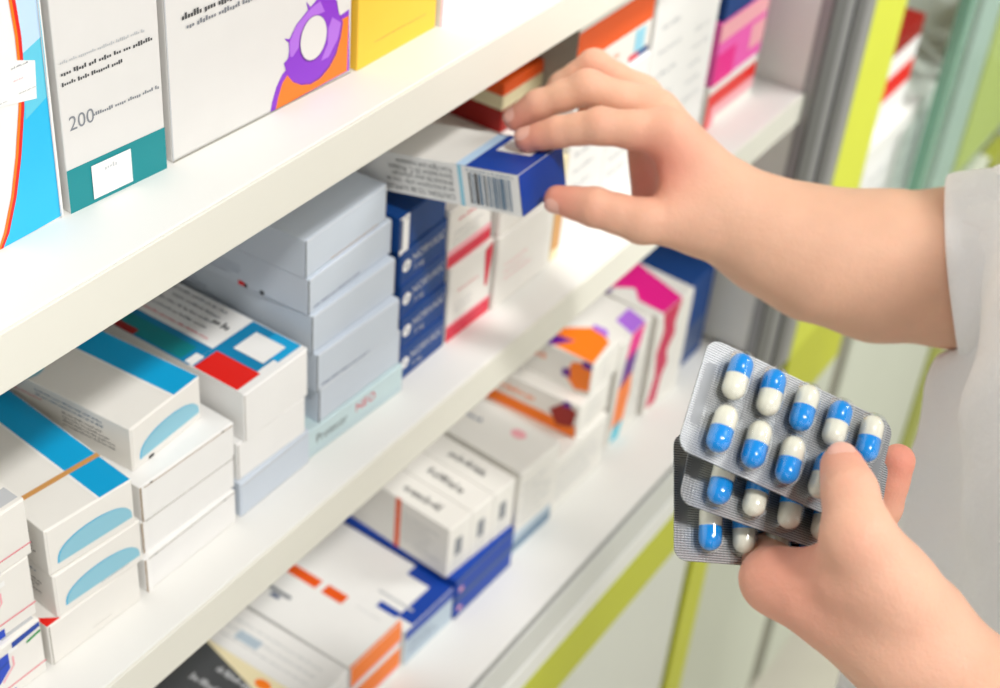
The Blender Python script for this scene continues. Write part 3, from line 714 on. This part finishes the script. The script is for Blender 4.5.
for p, r, s_ in flush_pts:
    fl = np.maximum(fl, s_ * np.exp(-((vs - p) ** 2).sum(1) / (2 * r * r)).astype(np.float32))
me = bpy.data.meshes.new('body'); me.from_pydata(vs.tolist(), [], fs.tolist())
nail_specs = [(I, dirw(-.15, -.55, -.75), 5.0, 5.2), (M, dirw(-.35, -.45, -.7), 4.9, 5.4), (Th, dirw(-.55, .7, -.55), 5.6, 5.4), (LT, dirw(-.1, -.95, -.02), 5.2, 5.)]
at_ = me.attributes.new('flush', 'FLOAT', 'POINT'); at_.data.foreach_set('value', fl)
me.materials.append(skin)
me.polygons.foreach_set('use_smooth', [True] * len(me.polygons)); me.update()
body = adopt(link('body', me), person)
sm = body.modifiers.new('smooth', 'SMOOTH'); sm.factor = .5; sm.iterations = 4
for ch, dv, hw, ln in nail_specs:
    tip, r = ch[-1]; r = mm(r); ax = nrm(ch[-1][0] - ch[-2][0]); d = nrm(dv - ax * np.dot(dv, ax)); s_ = np.cross(ax, d)
    mb = MB(); N, K = 13, 9; vv = []
    for i in range(N):
        t = i / (N - 1); u = mm(-ln + t * (ln + 4.8))
        base = 1 - abs(2 * t - 1) ** 3.2
        wa = (hw / (r * 1000)) * max(.05, base) ** .35
        rr = math.sqrt(max(r * r - max(0, u - .0008) ** 2, (r * .35) ** 2))
        for k in range(K):
            th = wa * (2 * k / (K - 1) - 1)
            vv.append(tip + ax * u + (d * math.cos(th) + s_ * math.sin(th)) * (rr + .00035 - .0005 * abs(2 * k / (K - 1) - 1) ** 4))
    ff = [(i * K + k, i * K + k + 1, (i + 1) * K + k + 1, (i + 1) * K + k) for i in range(N - 1) for k in range(K - 1)]
    mb.add(vv, ff, nailm, smooth=True)
    adopt(mb.build('fingernail'), person)
mbh = MB(); mbh.add(VH, FH.tolist(), mat('dark_hair', (40, 30, 26), rough=.45, bump=.5, bscale=200.), smooth=True); adopt(mbh.build('hair'), person)

# coat
f = Field((.34, -.66, -.62), (1.06, -.14, .46), .0062)
Pz = f.P[..., 2]
tors = f.cone((.712, -.395, -.10), (.712, -.395, .30), .150, .142)
tors = smin(tors, f.cone((.685, -.385, -.02), (.660, -.385, .15), .145, .132), .04)
skirt = f.cone((.712, -.40, -.60), (.712, -.395, -.05), .185, .150)
d = smin(tors, skirt, .05)
shd = f.cone((.62, -.41, .345), (.80, -.41, .345), .075, .075)
d = smin(d, shd, .05)
# sleeves
arm_out = smin(f.cone(hem, relb, .0455, .054), f.cone(relb, rsh, .054, .070), .012)
ax_ = nrm(relb - hem); cutp = (f.P - hem.astype(np.float32)) @ ax_.astype(np.float32)
arm_r = np.maximum(arm_out, -cutp - .001)
lh = lelb + (T(1060, 775, .485) - lelb) * .12
arm_l = smin(f.cone(lelb, lsh, .052, .072), f.cone(lh, lelb, .05, .052), .02)
d = smin(smin(d, arm_r, .012), arm_l, .02)
px_, py_, pz_ = f.P[..., 0], f.P[..., 1], f.P[..., 2]
ang = np.arctan2(py_ + .395, px_ - .712)
fold = .0045 * np.sin(ang * 9 + pz_ * 11 + 1.2 * np.sin(pz_ * 17 + ang * 2)) * np.clip((.36 - pz_) * 3.2, .15, 1) + .003 * np.sin(pz_ * 60 + ang * 4 + 2 * np.sin(ang * 3)) + .0022 * np.sin(px_ * 95 + pz_ * 70) * np.sin(py_ * 80 + 1)
d = d + fold.astype(np.float32) * 1.25
inner = f.cone(hem - ax_ * .02, hem + ax_ * .03, .0412, .0412)
d = np.maximum(d, -inner)
d = np.maximum(d, -f.cone((.71, -.37, .40), (.708, -.35, .52), .058, .075))
VC, FC = nets(f, d); del f, d
cloth = bpy.data.materials.new('coat_cotton'); cloth.use_nodes = True
nt = cloth.node_tree; b = nt.nodes['Principled BSDF']; b.inputs['Base Color'].default_value = (lin(250), lin(249), lin(250), 1); b.inputs['Roughness'].default_value = .85
b.inputs['Specular IOR Level'].default_value = .2; b.inputs['Sheen Weight'].default_value = .2
tc = nt.nodes.new('ShaderNodeTexCoord'); n1 = nt.nodes.new('ShaderNodeTexNoise'); n1.inputs['Scale'].default_value = 420; n1.inputs['Detail'].default_value = 3
n2 = nt.nodes.new('ShaderNodeTexNoise'); n2.inputs['Scale'].default_value = 38; n2.inputs['Detail'].default_value = 4
nt.links.new(tc.outputs['Object'], n1.inputs['Vector']); nt.links.new(tc.outputs['Object'], n2.inputs['Vector'])
b1 = nt.nodes.new('ShaderNodeBump'); b1.inputs['Strength'].default_value = .5; b1.inputs['Distance'].default_value = .0008
b2 = nt.nodes.new('ShaderNodeBump'); b2.inputs['Strength'].default_value = .8; b2.inputs['Distance'].default_value = .006
nt.links.new(n1.outputs['Fac'], b1.inputs['Height']); nt.links.new(n2.outputs['Fac'], b2.inputs['Height']); nt.links.new(b2.outputs[0], b1.inputs['Normal']); nt.links.new(b1.outputs[0], b.inputs['Normal'])
mb = MB(); mb.add(VC, FC.tolist(), cloth, smooth=True); coat = adopt(mb.build('coat'), person); tag(coat, 'white cotton coat')
sm = coat.modifiers.new('smooth', 'SMOOTH'); sm.factor = .5; sm.iterations = 3
# turned-up cuff of the right sleeve
mb = MB(); N, K = 40, 11; vv = []
e1 = nrm(np.cross(ax_, [0, 0, 1])); e2 = np.cross(ax_, e1)
prof = [(.030, .0455), (.028, .0478), (.020, .0492), (.010, .0492), (.001, .0488), (-.0035, .0478), (-.0045, .0462), (-.003, .0446), (.004, .0432), (.015, .0426), (.030, .0424)]
for i in range(N):
    a = 2 * math.pi * i / N; wob = 1 + .018 * math.sin(3 * a + .5) + .012 * math.sin(7 * a)
    for s_, r in prof:
        vv.append(hem + ax_ * (s_ + .002 * math.sin(2 * a)) + (e1 * math.cos(a) + e2 * math.sin(a)) * r * wob)
ff = [(i * K + k, i * K + k + 1, ((i + 1) % N) * K + k + 1, ((i + 1) % N) * K + k) for i in range(N) for k in range(K - 1)]
mb.add(vv, ff, cloth, smooth=True); adopt(mb.build('cuff', None), person)

# ------------------------------------------------------------------ blister packs
foil = bpy.data.materials.new('blister_foil'); foil.use_nodes = True
nt = foil.node_tree; b = nt.nodes['Principled BSDF']; b.inputs['Metallic'].default_value = .95; b.inputs['Roughness'].default_value = .38
tc = nt.nodes.new('ShaderNodeTexCoord')
def wave(axis, sc):
    w_ = nt.nodes.new('ShaderNodeTexWave'); w_.wave_type = 'BANDS'; w_.bands_direction = axis; w_.inputs['Scale'].default_value = sc; w_.inputs['Distortion'].default_value = 0
    nt.links.new(tc.outputs['Object'], w_.inputs['Vector']); return w_
wa, wb = wave('Y', 370), wave('X', 230)
mxf = nt.nodes.new('ShaderNodeMix'); mxf.data_type = 'RGBA'; mxf.inputs[6].default_value = (.13, .135, .14, 1); mxf.inputs[7].default_value = (.55, .56, .57, 1)
nt.links.new(wa.outputs['Fac'], mxf.inputs[0]); nt.links.new(mxf.outputs[2], b.inputs['Base Color'])
ad = nt.nodes.new('ShaderNodeMath'); ad.operation = 'ADD'; nt.links.new(wa.outputs['Fac'], ad.inputs[0])
ml = nt.nodes.new('ShaderNodeMath'); ml.operation = 'MULTIPLY'; ml.inputs[1].default_value = .35; nt.links.new(wb.outputs['Fac'], ml.inputs[0]); nt.links.new(ml.outputs[0], ad.inputs[1])
bp = nt.nodes.new('ShaderNodeBump'); bp.inputs['Strength'].default_value = .4; bp.inputs['Distance'].default_value = .0001
nt.links.new(ad.outputs[0], bp.inputs['Height']); nt.links.new(bp.outputs[0], b.inputs['Normal'])
smoothfoil = mat('foil_flat', (150, 152, 154), rough=.35, metal=.8)
film = bpy.data.materials.new('blister_film'); film.use_nodes = True
nt = film.node_tree; nt.nodes.remove(nt.nodes['Principled BSDF'])
tr = nt.nodes.new('ShaderNodeBsdfTransparent'); tr.inputs[0].default_value = (.97, .98, .98, 1)
gs = nt.nodes.new('ShaderNodeBsdfGlossy'); gs.inputs['Roughness'].default_value = .08
lw_ = nt.nodes.new('ShaderNodeLayerWeight'); lw_.inputs['Blend'].default_value = .38
mr = nt.nodes.new('ShaderNodeMapRange'); mr.inputs[3].default_value = .025; mr.inputs[4].default_value = .42
mx = nt.nodes.new('ShaderNodeMixShader'); nt.links.new(lw_.outputs['Facing'], mr.inputs[0]); nt.links.new(mr.outputs[0], mx.inputs[0])
nt.links.new(tr.outputs[0], mx.inputs[1]); nt.links.new(gs.outputs[0], mx.inputs[2]); nt.links.new(mx.outputs[0], nt.nodes['Material Output'].inputs[0])
capblue = mat('capsule_blue', (14, 146, 232), rough=.22, spec=.55)
capwhite = mat('capsule_white', (240, 236, 218), rough=.25, spec=.5)

def capsule_mesh(L, r, z0, z1, m, name, cut):
    """surface of revolution along Y from -L/2 to L/2, part between z0..z1; closed end dome"""
    mb = MB(); prof = []
    h = L / 2 - r
    ys = np.linspace(z0, z1, 15)
    def rad(y):
        a = abs(y)
        return r if a <= h else math.sqrt(max(0, r * r - (a - h) ** 2))
    pts = []
    if cut < 0:   # lower end dome
        for a in np.linspace(-math.pi / 2, 0, 7): pts.append((-h + r * math.sin(a), r * math.cos(a)))
        pts.append((z1, r)); pts.append((z1 + .0002, r * .93))
    else:
        pts.append((z0 - .0002, r * .93)); pts.append((z0, r))
        for a in np.linspace(0, math.pi / 2, 7): pts.append((h + r * math.sin(a), r * math.cos(a)))
    N = 20; vs = []; K = len(pts)
    for i in range(N):
        a = 2 * math.pi * i / N
        for y, q in pts: vs.append((q * math.cos(a), y, q * math.sin(a)))
    fs = [(i * K + k, ((i + 1) % N) * K + k, ((i + 1) % N) * K + k + 1, i * K + k + 1) for i in range(N) for k in range(K - 1)]
    mb.add(vs, fs, m, smooth=True)
    me_o = mb.build(name); me_ = me_o.data; bpy.data.objects.remove(me_o)
    return me_
CL, CR = .0166, .0040
def rrect(W, H, r, n=7):
    ps = []
    for cx, cy, a0 in ((W - r, H - r, 0), (r, H - r, 90), (r, r, 180), (W - r, r, 270)):
        for i in range(n + 1):
            a = math.radians(a0 + 90 * i / n); ps.append((cx + r * math.cos(a), cy + r * math.sin(a)))
    return ps
def dome(mb, cx, cy, L, r, hgt, m):
    """clear oblong pocket standing on the pack face"""
    N = 28; K = 6; vs = []
    for k in range(K):
        a = (math.pi / 2) * k / (K - 1); s_ = math.cos(a) ** .55 if k < K - 1 else .0; z = hgt * math.sin(a) ** .8
        for i in range(N):
            t = 2 * math.pi * i / N; hx = (r) * s_; hy = (L / 2 - r) + r * s_ if s_ > 0 else (L / 2 - r)
            ct, st = math.cos(t), math.sin(t)
            x = hx * ct; y = (L / 2 - r) * (1 if st > 1e-6 else (-1 if st < -1e-6 else 0)) * min(1, abs(st) * 3) + hx * st
            vs.append((cx + x, cy + y, z))
    fs = [(k * N + i, k * N + (i + 1) % N, (k + 1) * N + (i + 1) % N, (k + 1) * N + i) for k in range(K - 1) for i in range(N)]
    mb.add(vs, fs, m, smooth=True)
def make_pack(tl, u2, v2, t, rows, label):
    o, U, V, n, W, H = pack_frame(tl, u2, v2, t)
    # local axes: x along the pack, y up the pack, z towards the viewer; origin at the lower left corner
    M_ = Matrix((( U[0], -V[0], n[0], 0), (U[1], -V[1], n[1], 0), (U[2], -V[2], n[2], 0), (0, 0, 0, 1)))
    M_ = Matrix.Translation(Vector(o + V * H)) @ M_
    root = bpy.data.objects.new('blister_pack', None); C.objects.link(root); root.matrix_world = M_
    tag(root, label, 'blister pack', 'blister packs of blue and white capsules')
    mb = MB(); ps = rrect(W, H, .0048); q = len(ps); th = .0005
    mb.add([(x, y, -th) for x, y in ps] + [(x, y, 0) for x, y in ps], [tuple(range(q, 2 * q)), tuple(range(q))[::-1]] + [(i, (i + 1) % q, q + (i + 1) % q, q + i) for i in range(q)], foil)
    for x0, x1 in ((.022, .068), (.945, .982)):
        ps2 = rrect((x1 - x0) * W, H * .56, (x1 - x0) * W * .48)
        mb.add([(x0 * W + x, H * .24 + y, .00012) for x, y in ps2], [tuple(range(len(ps2)))], smoothfoil)
    mb.build('foil', root)
    fb = MB()
    for r_ in range(2):
        for k in range(5):
            cx = W * (.155 + .1765 * k); cy = H * (.735 if r_ == 0 else .265)
            dome(fb, cx, cy, CL + .0026, CR + .0011, CR * 2 + .0012, film)
            ca = bpy.data.objects.new('capsule', None); C.objects.link(ca); ca.parent = root
            ca.location = (cx, cy, CR + .0006)
            ca.rotation_euler = (0, 0, rnd.uniform(-.04, .04) + (0 if rows[r_][k] else math.pi))
            for nm, me_ in (('capsule_cap', ME_CAP), ('capsule_body', ME_BODY)):
                h_ = bpy.data.objects.new(nm, me_); C.objects.link(h_); h_.parent = ca
                tag(h_, 'blue capsule half' if nm == 'capsule_cap' else 'white capsule half')
    fb.build('blister_film', root)
    return root
ME_CAP = capsule_mesh(CL, CR, 0., CL / 2, capblue, 'capsule_cap', 1)       # blue half upwards
ME_BODY = capsule_mesh(CL, CR * .985, -CL / 2, 0., capwhite, 'capsule_body', -1)
make_pack((710, 337), (197, 90), (-27, 112), .508, [[1, 1, 0, 1, 0], [0, 0, 0, 1, 0]], 'front blister pack of blue and white capsules under the thumb')
make_pack((702, 392), (202, 74), (-12, 110), .519, [[1, 1, 1, 1, 1], [0, 1, 1, 1, 0]], 'middle blister pack, fanned out between the front and rear packs')
make_pack((674, 432), (198, 24), (16, 124), .530, [[0, 0, 1, 1, 1], [0, 1, 1, 0, 1]], 'rear blister pack of capsules, lowest in the fan')

# ------------------------------------------------------------------ light
w = bpy.data.worlds.new('World'); bpy.context.scene.world = w; w.use_nodes = True
bg = w.node_tree.nodes['Background']; bg.inputs[0].default_value = (.97, .985, 1, 1); bg.inputs[1].default_value = .18
def area(name, loc, target, size, power, col=(1, 1, 1)):
    l = bpy.data.lights.new(name, 'AREA'); l.shape = 'SQUARE'; l.size = size; l.energy = power; l.color = col
    o = bpy.data.objects.new(name, l); C.objects.link(o); o.location = loc
    o.rotation_euler = (Vector(target) - Vector(loc)).to_track_quat('-Z', 'Y').to_euler(); return o
area('ceiling_key', (-.45, -2.05, 3.35), (.6, .0, .0), .36, 103, (1, .985, .965))
area('shelf_fill', (-.1, -1.8, .15), (.6, 0, -.1), 1.5, 9, (1, .99, .98))  # added fill lamp facing the shelf fronts, not a fitting of the room
area('side_fill', (-1.3, -1.0, .9), (.8, -.2, .0), 1.0, 5.5, (1, .99, .98))
area('aisle_fill', (1.7, -1.5, 1.5), (1.4, 0, -.3), 1.2, 52, (1, 1, .98))

# ------------------------------------------------------------------ camera
cd = bpy.data.cameras.new('camera'); cam = bpy.data.objects.new('camera', cd); C.objects.link(cam)
M4 = Matrix(((R3[0][0], -R3[0][1], -R3[0][2], CAM[0]), (R3[1][0], -R3[1][1], -R3[1][2], CAM[1]), (R3[2][0], -R3[2][1], -R3[2][2], CAM[2]), (0, 0, 0, 1)))
cam.matrix_world = M4
cd.sensor_fit = 'HORIZONTAL'; cd.sensor_width = 36; cd.lens = FPX * 36 / 1000; cd.clip_start = .01
cd.dof.use_dof = True; cd.dof.focus_distance = .575; cd.dof.aperture_fstop = 10
sc = bpy.context.scene; sc.camera = cam
sc.view_settings.view_transform = 'Standard'; sc.view_settings.look = 'None'; sc.view_settings.exposure = 0
